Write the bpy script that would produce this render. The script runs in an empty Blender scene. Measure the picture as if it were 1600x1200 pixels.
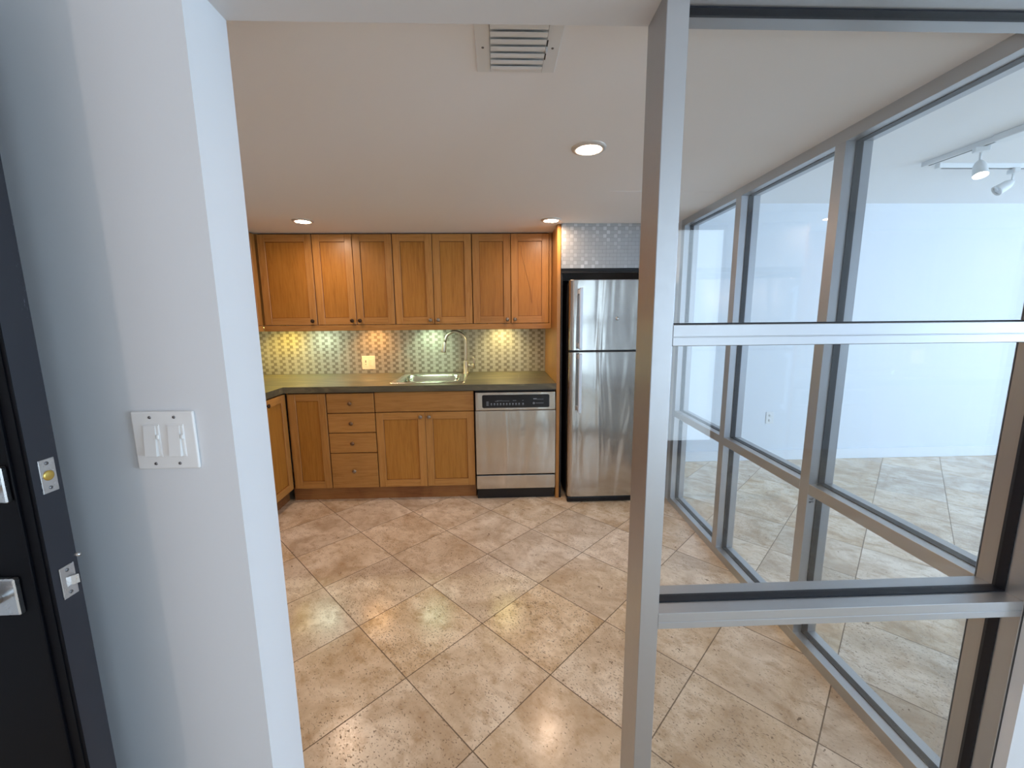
import bpy, bmesh, math, random
from mathutils import Vector, Matrix
random.seed(7)
S = bpy.context.scene
COL = S.collection
PI = math.pi
ANISO = 0.0

# ------------------------------------------------------------------ helpers
def box(bm, x0, x1, y0, y1, z0, z1, bev=0.0, seg=1, mi=0):
    m = Matrix.Translation(((x0+x1)/2, (y0+y1)/2, (z0+z1)/2)) @ Matrix.Diagonal((abs(x1-x0), abs(y1-y0), abs(z1-z0), 1))
    r = bmesh.ops.create_cube(bm, size=1.0, matrix=m)
    vs = r['verts']
    fs = set(f for v in vs for f in v.link_faces)
    for f in fs: f.material_index = mi
    if bev > 0:
        es = list(set(e for v in vs for e in v.link_edges))
        rb = bmesh.ops.bevel(bm, geom=es, offset=bev, segments=seg, profile=0.5, affect='EDGES', clamp_overlap=True)
        for f in rb['faces']: f.material_index = mi

def lathe(bm, prof, origin=(0,0,0), axis='Z', n=28, mi=0, smooth=True):
    """prof: list of (radius, height) revolved around an axis through origin"""
    o = Vector(origin)
    def P(r, h, a):
        c, s = r*math.cos(a), r*math.sin(a)
        if axis == 'Z': return o + Vector((c, s, h))
        if axis == 'Y': return o + Vector((c, h, s))
        return o + Vector((h, c, s))
    rings = []
    for r, h in prof:
        if r < 1e-7: rings.append([bm.verts.new(P(0, h, 0))])
        else: rings.append([bm.verts.new(P(r, h, 2*PI*k/n)) for k in range(n)])
    for a, b in zip(rings[:-1], rings[1:]):
        for k in range(n):
            k2 = (k+1) % n
            if len(a) == 1 and len(b) == 1: continue
            if len(a) == 1: f = bm.faces.new((a[0], b[k], b[k2]))
            elif len(b) == 1: f = bm.faces.new((a[k], b[0], a[k2]))
            else: f = bm.faces.new((a[k], b[k], b[k2], a[k2]))
            f.material_index = mi; f.smooth = smooth

def tube(bm, pts, rads, n=14, mi=0, caps=True):
    pts = [Vector(p) for p in pts]
    if not isinstance(rads, (list, tuple)): rads = [rads]*len(pts)
    rings = []; up = None
    for i, p in enumerate(pts):
        t = (pts[min(i+1, len(pts)-1)] - pts[max(i-1, 0)]).normalized()
        if up is None:
            up = t.orthogonal().normalized()
        up = (up - t*up.dot(t)).normalized()
        sd = t.cross(up)
        rings.append([bm.verts.new(p + rads[i]*(math.cos(2*PI*k/n)*up + math.sin(2*PI*k/n)*sd)) for k in range(n)])
    for a, b in zip(rings[:-1], rings[1:]):
        for k in range(n):
            f = bm.faces.new((a[k], b[k], b[(k+1) % n], a[(k+1) % n])); f.smooth = True; f.material_index = mi
    if caps:
        for r in (rings[0], rings[-1]):
            f = bm.faces.new(r); f.material_index = mi

def rrect(w, h, r, n=6):
    pts = []
    for cx, cy, a0 in ((w/2-r, h/2-r, 0), (-w/2+r, h/2-r, PI/2), (-w/2+r, -h/2+r, PI), (w/2-r, -h/2+r, 1.5*PI)):
        for k in range(n+1):
            a = a0 + PI/2*k/n
            pts.append((cx + r*math.cos(a), cy + r*math.sin(a)))
    return pts

def loops(bm, ls, cap_first=False, cap_last=False, mi=0, smooth=False):
    R = [[bm.verts.new(p) for p in l] for l in ls]
    n = len(R[0])
    for a, b in zip(R[:-1], R[1:]):
        for k in range(n):
            f = bm.faces.new((a[k], a[(k+1) % n], b[(k+1) % n], b[k])); f.material_index = mi; f.smooth = smooth
    if cap_first: bm.faces.new(R[0]).material_index = mi
    if cap_last: bm.faces.new(R[-1]).material_index = mi

def obj(name, bm, mats, parent=None, loc=None, rot=None):
    bmesh.ops.recalc_face_normals(bm, faces=bm.faces)
    me = bpy.data.meshes.new(name)
    bm.to_mesh(me); bm.free()
    if not isinstance(mats, (list, tuple)): mats = [mats]
    for m in mats: me.materials.append(m)
    o = bpy.data.objects.new(name, me); COL.objects.link(o)
    if parent: o.parent = parent
    if loc: o.location = loc
    if rot: o.rotation_euler = rot
    return o

def bx(name, mats, boxes, parent=None, bev=0.0, seg=1):
    bm = bmesh.new()
    for b in boxes: box(bm, *b, bev=bev, seg=seg)
    return obj(name, bm, mats, parent)

def tag(o, label=None, cat=None, group=None, kind=None):
    if label: o['label'] = label
    if cat: o['category'] = cat
    if group: o['group'] = group
    if kind: o['kind'] = kind
    return o

def thing(name, label, cat, loc=(0,0,0), rot=(0,0,0), group=None, kind=None):
    o = bpy.data.objects.new(name, None); COL.objects.link(o)
    o.empty_display_size = 0.05
    o.location = loc; o.rotation_euler = rot
    return tag(o, label, cat, group, kind)

def dup(root, loc, label):
    r = root.copy(); COL.objects.link(r); r.location = loc; r['label'] = label
    for ch in list(root.children):
        c = ch.copy(); COL.objects.link(c); c.parent = r
        for g in list(ch.children):
            d = g.copy(); COL.objects.link(d); d.parent = c
    return r

# ------------------------------------------------------------------ materials
def lin(c):
    return tuple(((v/255)/12.92 if v/255 <= 0.04045 else (((v/255)+0.055)/1.055)**2.4) for v in c) + (1.0,)

class NT:
    def __init__(s, name):
        s.m = bpy.data.materials.new(name); s.m.use_nodes = True
        s.t = s.m.node_tree; s.n = s.t.nodes; s.l = s.t.links
        s.b = s.n['Principled BSDF']; s.out = s.n['Material Output']
    def N(s, typ, **kw):
        nd = s.n.new(typ)
        for k, v in kw.items(): setattr(nd, k, v)
        return nd
    def L(s, a, b): s.l.new(a, b)
    def M(s, op, a, b=None, c=None, clamp=False):
        nd = s.N('ShaderNodeMath', operation=op, use_clamp=clamp)
        for i, v in enumerate((a, b, c)):
            if v is None: continue
            if isinstance(v, (int, float)): nd.inputs[i].default_value = v
            else: s.L(v, nd.inputs[i])
        return nd.outputs[0]
    def mix(s, f, a, b, blend='MIX'):
        nd = s.N('ShaderNodeMix', data_type='RGBA', blend_type=blend)
        for i, v in ((0, f), (6, a), (7, b)):
            if isinstance(v, (int, float, tuple)): nd.inputs[i].default_value = v
            else: s.L(v, nd.inputs[i])
        return nd.outputs[2]
    def noise(s, vec, scale, detail=3, rough=0.5, dist=0.0):
        nd = s.N('ShaderNodeTexNoise')
        nd.inputs['Scale'].default_value = scale; nd.inputs['Detail'].default_value = detail
        nd.inputs['Roughness'].default_value = rough; nd.inputs['Distortion'].default_value = dist
        if vec is not None: s.L(vec, nd.inputs['Vector'])
        return nd
    def mapping(s, vec, scale=(1,1,1), loc=(0,0,0), rot=(0,0,0)):
        nd = s.N('ShaderNodeMapping'); s.L(vec, nd.inputs[0])
        nd.inputs['Scale'].default_value = scale; nd.inputs['Location'].default_value = loc; nd.inputs['Rotation'].default_value = rot
        return nd.outputs[0]
    def ramp(s, f, stops):
        nd = s.N('ShaderNodeValToRGB'); s.L(f, nd.inputs[0])
        e = nd.color_ramp.elements
        while len(e) < len(stops): e.new(0.5)
        for k, (p, c) in enumerate(stops): e[k].position = p; e[k].color = c
        return nd.outputs[0]
    def objco(s): return s.N('ShaderNodeTexCoord').outputs['Object']
    def geo(s): return s.N('ShaderNodeNewGeometry').outputs['Position']
    def bump(s, h, strength, dist=0.001):
        nd = s.N('ShaderNodeBump'); nd.inputs['Strength'].default_value = strength; nd.inputs['Distance'].default_value = dist
        s.L(h, nd.inputs['Height']); s.L(nd.outputs[0], s.b.inputs['Normal']); return nd
    def set(s, color=None, rough=None, metal=None, spec=None, **kw):
        if color is not None: s.b.inputs['Base Color'].default_value = color
        if rough is not None: s.b.inputs['Roughness'].default_value = rough
        if metal is not None: s.b.inputs['Metallic'].default_value = metal
        if spec is not None: s.b.inputs['Specular IOR Level'].default_value = spec
        for k, v in kw.items(): s.b.inputs[k].default_value = v
        return s

def paint(name, rgb, rough=0.55, spec=0.3, bumps=0.06):
    t = NT(name).set(lin(rgb), rough, 0, spec)
    n1 = t.noise(t.geo(), 260, 2); n2 = t.noise(t.geo(), 9, 3)
    h = t.M('ADD', t.M('MULTIPLY', n1.outputs[0], 0.3), n2.outputs[0])
    t.bump(h, bumps, 0.004)
    return t.m

def plain(name, rgb, rough=0.5, metal=0.0, spec=0.5, **kw):
    t = NT(name).set(lin(rgb), rough, metal, spec, **kw)
    n = t.noise(t.objco(), 60, 3)
    r = t.N('ShaderNodeMapRange'); t.L(n.outputs[0], r.inputs[0])
    r.inputs[3].default_value = max(0.02, rough-0.05); r.inputs[4].default_value = rough+0.05
    t.L(r.outputs[0], t.b.inputs['Roughness'])
    return t.m

def emit(name, rgb, strength):
    t = NT(name)
    e = t.N('ShaderNodeEmission'); e.inputs[0].default_value = lin(rgb); e.inputs[1].default_value = strength
    t.L(e.outputs[0], t.out.inputs[0]); return t.m

def wood(name, grain_axis='Z', base=(184,130,66), dark=(152,100,42), warm=(194,140,76)):
    t = NT(name)
    oi = t.N('ShaderNodeObjectInfo')
    co = t.N('ShaderNodeVectorMath', operation='MULTIPLY_ADD')
    t.L(t.objco(), co.inputs[0]); co.inputs[1].default_value = (1,1,1)
    cmb = t.N('ShaderNodeCombineXYZ')
    r10 = t.M('MULTIPLY', oi.outputs['Random'], 17.0)
    for i in range(3): t.L(r10, cmb.inputs[i])
    t.L(cmb.outputs[0], co.inputs[2])
    sc = (22, 22, 1.6) if grain_axis == 'Z' else (1.6, 22, 22)
    g = t.noise(t.mapping(co.outputs[0], sc), 3.2, 6, 0.62, 0.6)
    sc2 = (90, 90, 4) if grain_axis == 'Z' else (4, 90, 90)
    fine = t.noise(t.mapping(co.outputs[0], sc2), 2.5, 3, 0.5)
    big = t.noise(t.mapping(co.outputs[0], (3, 3, 1.2)), 1.4, 3, 0.5, 0.8)
    c = t.ramp(g.outputs[0], [(0.25, lin(dark)), (0.5, lin(base)), (0.8, lin(tuple(min(255, v+16) for v in base)))])
    c2 = t.mix(t.M('MULTIPLY', fine.outputs[0], 0.30), c, lin(tuple(int(v*0.72) for v in base)))
    c3 = t.mix(t.M('MULTIPLY', t.M('SUBTRACT', big.outputs[0], 0.35, clamp=True), 1.1, clamp=True), c2, lin(warm), 'MIX')
    hv = t.N('ShaderNodeHueSaturation'); t.L(c3, hv.inputs['Color'])
    t.L(t.M('ADD', t.M('MULTIPLY', oi.outputs['Random'], 0.20), 0.90), hv.inputs['Value'])
    t.L(hv.outputs[0], t.b.inputs['Base Color'])
    t.set(rough=0.38, spec=0.4)
    t.b.inputs['Coat Weight'].default_value = 0.25; t.b.inputs['Coat Roughness'].default_value = 0.25
    t.bump(fine.outputs[0], 0.08, 0.001)
    return t.m

def steel(name, rgb=(200,196,188), rough=0.2, wave=0.5):
    t = NT(name).set(lin(rgb), rough, 1.0)
    co = t.objco()
    tg = t.N('ShaderNodeTangent', direction_type='RADIAL', axis='Z')
    t.L(tg.outputs[0], t.b.inputs['Tangent']); t.b.inputs['Anisotropic'].default_value = 0.75; t.b.inputs['Anisotropic Rotation'].default_value = ANISO
    br = t.noise(t.mapping(co, (3, 3, 500)), 1.0, 2)          # horizontal brushing
    r = t.N('ShaderNodeMapRange'); t.L(br.outputs[0], r.inputs[0])
    r.inputs[3].default_value = rough-0.03; r.inputs[4].default_value = rough+0.05
    t.L(r.outputs[0], t.b.inputs['Roughness'])
    wv = t.noise(t.mapping(co, (7.0, 3, 0.9)), 1.0, 2, 0.4, 0.5)   # slight oil-canning of the sheet
    t.bump(wv.outputs[0], wave, 0.03)
    return t.m

def make_floor():
    t = NT('travertine')
    pos = t.geo()
    mp = t.N('ShaderNodeMapping'); mp.vector_type = 'POINT'
    # tile grid: origin, 46.03 degree diagonal, 0.405 m tiles
    sub = t.N('ShaderNodeVectorMath', operation='SUBTRACT'); t.L(pos, sub.inputs[0]); sub.inputs[1].default_value = (-0.9454, 2.0211, 0)
    t.L(sub.outputs[0], mp.inputs[0]); mp.inputs['Rotation'].default_value = (0, 0, math.radians(46.033))
    k = 1/0.40486; mp.inputs['Scale'].default_value = (1, 1, 1)
    sc = t.N('ShaderNodeVectorMath', operation='SCALE'); t.L(mp.outputs[0], sc.inputs[0]); sc.inputs[3].default_value = k
    sp = t.N('ShaderNodeSeparateXYZ'); t.L(sc.outputs[0], sp.inputs[0])
    U, V = sp.outputs[0], sp.outputs[1]
    iu, iv = t.M('FLOOR', U), t.M('FLOOR', V)
    fu, fv = t.M('FRACT', U), t.M('FRACT', V)
    def edge(f): return t.M('MINIMUM', f, t.M('SUBTRACT', 1.0, f))
    ed = t.M('MINIMUM', edge(fu), edge(fv))
    jit = t.noise(pos, 60, 2)
    edj = t.M('ADD', ed, t.M('MULTIPLY', t.M('SUBTRACT', jit.outputs[0], 0.5), 0.0035))
    grout = t.M('LESS_THAN', edj, 0.0052)
    cid = t.N('ShaderNodeCombineXYZ'); t.L(iu, cid.inputs[0]); t.L(iv, cid.inputs[1])
    wn = t.N('ShaderNodeTexWhiteNoise', noise_dimensions='3D'); t.L(cid.outputs[0], wn.inputs[0])
    wsp = t.N('ShaderNodeSeparateXYZ'); t.L(wn.outputs['Color'], wsp.inputs[0])
    off = t.N('ShaderNodeVectorMath', operation='MULTIPLY_ADD'); t.L(wn.outputs['Color'], off.inputs[0]); off.inputs[1].default_value = (31, 31, 31); t.L(sc.outputs[0], off.inputs[2])
    tv = off.outputs[0]
    cl = t.noise(tv, 1.6, 5, 0.6, 0.6)
    cl2 = t.noise(t.mapping(tv, (1, 1.5, 1)), 5.5, 7, 0.7, 0.25)
    c = t.ramp(cl.outputs[0], [(0.36, lin((200,176,148))), (0.5, lin((224,204,178))), (0.64, lin((242,226,204)))])
    c = t.mix(t.M('MULTIPLY', t.M('SUBTRACT', cl2.outputs[0], 0.48, clamp=True), 4.0, clamp=True), c, lin((188,160,128)))
    # tile to tile difference
    hv = t.N('ShaderNodeHueSaturation'); t.L(c, hv.inputs['Color'])
    t.L(t.M('ADD', t.M('MULTIPLY', wsp.outputs[0], 0.12), 0.94), hv.inputs['Value'])
    t.L(t.M('ADD', t.M('MULTIPLY', wsp.outputs[1], 0.3), 0.85), hv.inputs['Saturation'])
    c = hv.outputs[0]
    # pits, clustered, some tiles carry many
    pn = t.noise(t.mapping(tv, (1, 1.6, 1)), 46, 2, 0.5, 0.4)
    clus = t.noise(tv, 2.6, 3, 0.6)
    thr = t.M('SUBTRACT', 0.722, t.M('MULTIPLY', t.M('ADD', t.M('MULTIPLY', clus.outputs[0], 0.20), t.M('MULTIPLY', wsp.outputs[2], 0.10)), 0.72))
    pit = t.M('MULTIPLY', t.M('SUBTRACT', pn.outputs[0], thr, clamp=True), 14, clamp=True)
    c = t.mix(t.M('MULTIPLY', pit, 0.8), c, lin((112,88,62)))
    pn2 = t.noise(tv, 17, 2, 0.5, 1.0)
    pit2 = t.M('MULTIPLY', t.M('SUBTRACT', pn2.outputs[0], 0.70, clamp=True), 22, clamp=True)
    c = t.mix(t.M('MULTIPLY', pit2, 0.8), c, lin((104,82,62)))
    c = t.mix(t.M('MULTIPLY', grout, 0.9), c, lin((92,72,52)))
    t.L(c, t.b.inputs['Base Color'])
    rr = t.M('ADD', t.M('ADD', t.M('MULTIPLY', cl2.outputs[0], 0.14), 0.12), t.M('MULTIPLY', t.M('MAXIMUM', grout, pit), 0.4))
    t.L(rr, t.b.inputs['Roughness']); t.set(spec=0.5)
    h = t.M('SUBTRACT', t.M('MULTIPLY', cl2.outputs[0], 0.12), t.M('MAXIMUM', t.M('MULTIPLY', grout, 1.0), t.M('MULTIPLY', pit, 0.7)))
    t.bump(h, 0.35, 0.0015)
    return t.m

def make_mosaic(name, plain_rgb, square_rgb, cell=0.0262, u_axis=0, gate=(0.8, 0.45)):
    """1 inch brushed metal mosaic: 1x1 squares staggered between 2x1 bricks"""
    t = NT(name); sp = t.N('ShaderNodeSeparateXYZ'); t.L(t.objco(), sp.inputs[0])
    u = t.M('DIVIDE', sp.outputs[u_axis], cell); v = t.M('DIVIDE', sp.outputs[2], cell)
    row = t.M('FLOOR', v); fv = t.M('FRACT', v)
    par = t.M('FLOORED_MODULO', row, 2.0)
    u2 = t.M('ADD', u, par)
    m = t.M('FLOORED_MODULO', u2, 3.0)
    sq = t.M('LESS_THAN', m, 1.0)
    g1 = t.M('MINIMUM', fv, t.M('SUBTRACT', 1.0, fv))
    g2 = t.M('MINIMUM', t.M('ABSOLUTE', m), t.M('ABSOLUTE', t.M('SUBTRACT', m, 1.0)))
    g2 = t.M('MINIMUM', g2, t.M('ABSOLUTE', t.M('SUBTRACT', m, 3.0)))
    gr = t.M('LESS_THAN', t.M('MINIMUM', g1, g2), 0.035)
    cid = t.N('ShaderNodeCombineXYZ'); t.L(t.M('ADD', t.M('MULTIPLY', t.M('FLOOR', t.M('DIVIDE', u2, 3.0)), 2.0), sq), cid.inputs[0]); t.L(row, cid.inputs[1])
    wn = t.N('ShaderNodeTexWhiteNoise', noise_dimensions='2D'); t.L(cid.outputs[0], wn.inputs[0])
    big = t.noise(t.objco(), 3.5, 2)
    sf = t.M('MULTIPLY', sq, t.M('ADD', t.M('MULTIPLY', big.outputs[0], gate[0]), gate[1], clamp=True))
    c = t.mix(sf, lin(plain_rgb), lin(square_rgb))
    c = t.mix(t.M('MULTIPLY', wn.outputs[0], 0.10), c, lin(tuple(int(x*0.72) for x in plain_rgb)))
    c = t.mix(t.M('MULTIPLY', gr, 0.45), c, lin((92,90,86)))
    t.L(c, t.b.inputs['Base Color']); t.set(metal=0.6)
    brush = t.noise(t.mapping(t.objco(), (30, 30, 900)), 1.0, 2)
    t.L(t.M('ADD', t.M('MULTIPLY', brush.outputs[0], 0.2), 0.34), t.b.inputs['Roughness'])
    h = t.M('SUBTRACT', t.M('MULTIPLY', wn.outputs[0], 0.25), gr)
    t.bump(h, 0.25, 0.0006)
    return t.m

def make_counter():
    t = NT('dark_stone_counter')
    co = t.objco()
    n = t.noise(t.mapping(co, (1.0, 4.5, 4.5)), 2.6, 6, 0.62, 1.2)
    n2 = t.noise(co, 14, 4, 0.6)
    c = t.ramp(n.outputs[0], [(0.3, lin((68,65,54))), (0.52, lin((98,91,70))), (0.75, lin((146,134,100)))])
    c = t.mix(t.M('MULTIPLY', n2.outputs[0], 0.35), c, lin((92,88,72)))
    t.L(c, t.b.inputs['Base Color']); t.set(rough=0.36, spec=0.5)
    t.bump(n2.outputs[0], 0.05, 0.001)
    return t.m

def make_glass(name, tint=(0.92,0.945,0.955), f0=1.0):
    t = NT(name)
    tr = t.N('ShaderNodeBsdfTransparent'); tr.inputs[0].default_value = tuple(math.sqrt(v) for v in tint) + (1,)
    gl = t.N('ShaderNodeBsdfGlossy'); gl.inputs['Roughness'].default_value = 0.0; gl.inputs[0].default_value = (1,1,1,1)
    fr = t.N('ShaderNodeFresnel'); fr.inputs[0].default_value = 1.45
    # the pane is a thin slab: use the outward Fresnel term on both faces
    lw = t.N('ShaderNodeLayerWeight'); lw.inputs[0].default_value = 0.5
    f = t.M('ADD', t.M('MULTIPLY', t.M('POWER', lw.outputs['Facing'], 5.0), 0.9), 0.035, clamp=True)
    mx = t.N('ShaderNodeMixShader'); t.L(f, mx.inputs[0]); t.L(tr.outputs[0], mx.inputs[1]); t.L(gl.outputs[0], mx.inputs[2])
    t.L(mx.outputs[0], t.out.inputs[0])
    return t.m

def make_door_paint():
    t = NT('black_door_paint').set(lin((6,7,12)), 0.5, 0, 0.12)
    n = t.noise(t.geo(), 20, 4); t.bump(n.outputs[0], 0.05, 0.002)
    return t.m
def make_door_edge():
    t = NT('scuffed_black_door_edge').set(None, 0.4, 0, 0.5)
    p = t.geo(); sp = t.N('ShaderNodeSeparateXYZ'); t.L(p, sp.inputs[0])
    n = t.noise(t.mapping(p, (1, 90, 28)), 3, 5, 0.7)
    nearcorner = t.M('MULTIPLY', t.M('SUBTRACT', sp.outputs[1], 0.686, clamp=True), 60, clamp=True)
    zone = t.M('MULTIPLY', t.M('SUBTRACT', 1.0, t.M('MULTIPLY', t.M('ABSOLUTE', t.M('SUBTRACT', sp.outputs[2], 1.47)), 9.0), clamp=True), 0.07)
    f = t.M('MULTIPLY', t.M('SUBTRACT', t.M('ADD', n.outputs[0], zone), 0.66, clamp=True), 14, clamp=True)
    c = t.mix(t.M('MULTIPLY', f, t.M('MULTIPLY', nearcorner, 0.7)), lin((24,28,38)), lin((150,156,172)))
    t.L(c, t.b.inputs['Base Color'])
    return t.m

M = dict(
    wall = paint('wall_paint', (214,216,218)),
    room = paint('room_wall_paint', (222,226,230)),
    ceil = paint('ceiling_paint', (234,234,234), 0.8, 0.2),
    floor = make_floor(),
    trim = paint('trim_paint', (226,230,234), 0.35, 0.5, 0.02),
    alu = plain('satin_aluminium', (182,184,187), 0.42, 0.92, 0.5),
    gasket = plain('black_glazing_gasket', (16,20,30), 0.5, 0, 0.35),
    glass = make_glass('clear_glass'),
    woodv = wood('maple_vertical_grain', 'Z'),
    woodh = wood('maple_horizontal_grain', 'X'),
    woodp = wood('maple_door_panel', 'Z', (178,120,46), (148,92,30), (186,130,56)),
    joint_dark = plain('dark_joint_brown', (116,66,22), 0.5),
    woodin = plain('cabinet_gap_dark_wood', (70,40,18), 0.6),
    kick = wood('toe_kick_wood', 'X', (140,86,46), (104,60,28)),
    knob = plain('pewter_knob', (150,140,128), 0.38, 0.9),
    knobd = plain('dark_bronze_knob', (70,56,46), 0.4, 0.8),
    knobb = plain('antique_brown_knob', (124,98,74), 0.4, 0.7),
    ring = plain('light_trim_ring', (206,202,196), 0.35, 0.3),
    steel = steel('brushed_stainless_steel'),
    steelr = steel('brushed_stainless_refrigerator', (190,186,180), 0.18, 0.5),
    sinkm = plain('stainless_sink', (206,206,200), 0.22, 1.0),
    nickel = plain('brushed_nickel', (208,200,184), 0.36, 1.0),
    chrome = plain('satin_chrome', (190,190,190), 0.28, 1.0),
    brass = plain('brass', (206,176,96), 0.3, 1.0),
    black = plain('black_plastic', (12,13,17), 0.3),
    blackm = plain('black_matte', (9,10,12), 0.6),
    fridge_side = plain('dark_grey_appliance_side', (46,46,50), 0.45),
    white = plain('white_plastic', (226,226,224), 0.35),
    almond = plain('almond_plastic', (236,226,204), 0.35),
    mark = plain('pale_grey_print', (150,156,166), 0.5),
    ink = plain('dark_print', (40,50,64), 0.6),
    slot = plain('dark_slot', (28,26,24), 0.6),
    screw = plain('screw_steel', (120,120,122), 0.4, 0.8),
    counter = make_counter(),
    mosaic = make_mosaic('metal_mosaic_shaded_squares', (186,180,168), (134,126,112)),  # squares coloured darker, standing in for how the brushed tiles reflect light from above
    mosaic_sheen = make_mosaic('metal_mosaic_sheen_squares', (176,178,178), (222,224,224), gate=(2.6, -1.05)),  # same tiles, squares coloured lighter in patches to imitate their frontal sheen
    door = make_door_paint(), dedge = make_door_edge(),
    whitem = paint('white_enamel', (222,224,224), 0.4, 0.4, 0.01),
    lens = emit('warm_lamp_lens', (255,220,190), 205),
    lensT = emit('track_lamp_lens', (255,250,240), 30),
)

# ------------------------------------------------------------------ key dimensions (metres)
ZC = 2.064          # kitchen ceiling
ZR = 2.40           # room and hall ceiling
YN, YF = 0.822, 0.949   # near and far face of the wall with the opening
YB = 3.81           # far wall
XL = -2.25          # kitchen left wall
XR = 8.6            # room right wall
XO = -0.5365        # opening's left reveal
XJ = 1.25           # storefront jamb
HY = -2.3           # hall back wall
HX0, HX1 = -1.80, XR

# ------------------------------------------------------------------ setting
def struct(o): o['kind'] = 'structure'; return o
struct(bx('floor', M['floor'], [(XL-0.1, XR+0.1, HY-0.1, YB+0.1, -0.1, 0.0)]))
# far wall, kitchen part and room part
struct(bx('wall_back', M['room'], [(XL-0.1, XR+0.1, YB, YB+0.1, 0, ZR)]))
struct(bx('wall_left', M['wall'], [(XL-0.1, XL, YF, YB, 0, ZR)]))
# wall between hall and kitchen, left of the opening, with header
struct(bx('wall_switch', M['wall'], [(XL, XO, YN, YF, 0, ZR)]))
struct(bx('wall_header', M['wall'], [(XO, XJ+0.045, YN, YF, 1.997, ZR)]))
struct(bx('wall_right', M['wall'], [(XJ+0.045, 2.3, YN, YF, 0, ZR), (7.4, XR, YN, YF, 0, ZR), (2.3, 7.4, YN, YF, 2.25, ZR), (XJ+0.004, XJ+0.045, YN, 0.846, 0, 1.997)]))
bm = bmesh.new()
box(bm, XL, 1.345, YF, YB, ZC, ZR+0.05)
box(bm, 0.6, 1.24, 2.296, 2.302, ZC-0.0012, ZC+0.001)
struct(obj('ceiling_kitchen', bm, M['ceil']))
struct(bx('ceiling_room', M['ceil'], [(1.345, XR+0.1, YF, YB, ZR, ZR+0.1)]))
struct(bx('ceiling_hall', M['ceil'], [(HX0-0.1, HX1+0.1, HY-0.1, YF, ZR+0.0, ZR+0.1)]))
# room right wall with a big window opening
WY0, WY1, WZ0, WZ1 = 1.15, 3.65, 0.25, 2.25
struct(bx('wall_window_side', M['room'], [(XR, XR+0.12, YF, WY0, 0, ZR), (XR, XR+0.12, WY1, YB, 0, ZR), (XR, XR+0.12, WY0, WY1, 0, WZ0), (XR, XR+0.12, WY0, WY1, WZ1, ZR)]))
# hall walls; the hall opens to the right towards the same glazed side
VY0, VY1 = -2.1, 0.60
VX0, VX1 = 5.85, 8.3
UX0, UX1, UZ0, UZ1 = 1.40, 2.25, 0.08, 2.28  # narrow added opening in the unseen back wall
struct(bx('wall_hall_back', M['wall'], [(HX0-0.1, UX0, HY-0.12, HY, 0, ZR), (UX1, VX0, HY-0.12, HY, 0, ZR), (VX1, XR+0.1, HY-0.12, HY, 0, ZR), (VX0, VX1, HY-0.12, HY, 0, WZ0), (VX0, VX1, HY-0.12, HY, WZ1, ZR), (UX0, UX1, HY-0.12, HY, 0, UZ0), (UX0, UX1, HY-0.12, HY, UZ1, ZR)]))
struct(bx('wall_hall_left', M['wall'], [(HX0-0.1, HX0, HY, YN, 0, ZR)]))
struct(bx('wall_hall_right', M['wall'], [(XR, XR+0.12, HY, VY0, 0, ZR), (XR, XR+0.12, VY1, YF, 0, ZR), (XR, XR+0.12, VY0, VY1, 0, WZ0), (XR, XR+0.12, VY0, VY1, WZ1, ZR)]))
# baseboards of the room
struct(bx('baseboard_back', M['trim'], [(1.40, XR, YB-0.014, YB, 0, 0.105)], bev=0.003))
struct(bx('baseboard_right', M['trim'], [(XR-0.014, XR, YF, YB-0.014, 0, 0.105)], bev=0.003))

def simple_window(name, w, h, loc, rot, cols):
    t = thing(name, None, None, loc, rot, kind='structure')
    f = 0.05
    bm = bmesh.new()
    box(bm, 0, w, 0, 0.06, 0, f); box(bm, 0, w, 0, 0.06, h-f, h)
    for k in range(cols+1):
        x = k*(w-f)/cols
        box(bm, x, x+f, 0, 0.06, f, h-f)
    obj('window_frame', bm, M['trim'], t)
    bm = bmesh.new(); box(bm, f, w-f, 0.027, 0.033, f, h-f); obj('window_pane', bm, M['glass'], t)
simple_window('window_3', WY1-WY0, WZ1-WZ0, (XR+0.09, WY0, WZ0), (0, 0, PI/2), 3)
simple_window('window_4', VY1-VY0, WZ1-WZ0, (XR+0.09, VY0, WZ0), (0, 0, PI/2), 3)
simple_window('window_5', VX1-VX0, WZ1-WZ0, (VX0, HY-0.10, WZ0), (0, 0, 0), 2)
simple_window('fill_window', UX1-UX0, UZ1-UZ0, (UX0, HY-0.10, UZ0), (0, 0, 0), 1)  # added unseen window, for streaks on the refrigerator and frontal fill

# ------------------------------------------------------------------ storefront glazing beside the opening
GY0, GY1 = 0.848, 0.949     # 4 inch deep aluminium section
GC = 0.8985
PX0, PX1 = 0.321, 0.364
sf = thing('window_1', None, None, (0, 0, 0), kind='structure')
post = bx('post', M['alu'], [(PX0, PX1, GY0, GY1, 0, 1.997)], sf, 0.0012)
bx('jamb', M['alu'], [(XJ, XJ+0.044, GY0, GY1, 0, 1.997)], sf, 0.0008)
RZ = [(0.0, 0.044), (0.679, 0.7195), (1.3405, 1.384), (1.994, 1.997+0.02)]
def rail(z0, z1):
    bm = bmesh.new()
    zm = z0 + (z1-z0)*0.44
    box(bm, PX1, XJ, GY0, GY1, zm, z1, 0.0008)
    box(bm, PX1, XJ, GY0+0.0012, GY1-0.0012, zm-0.0012, zm)        # snap line of the glazing stop
    box(bm, PX1, XJ, GY0, GY1, z0, zm-0.0012, 0.0008)
    return obj('rail', bm, M['alu'], sf)
for z0, z1 in RZ[:3]: rail(z0, z1)
bx('rail', M['alu'], [(PX1, XJ, GY0, GY1, 1.9935, 1.9968)], sf)
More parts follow.
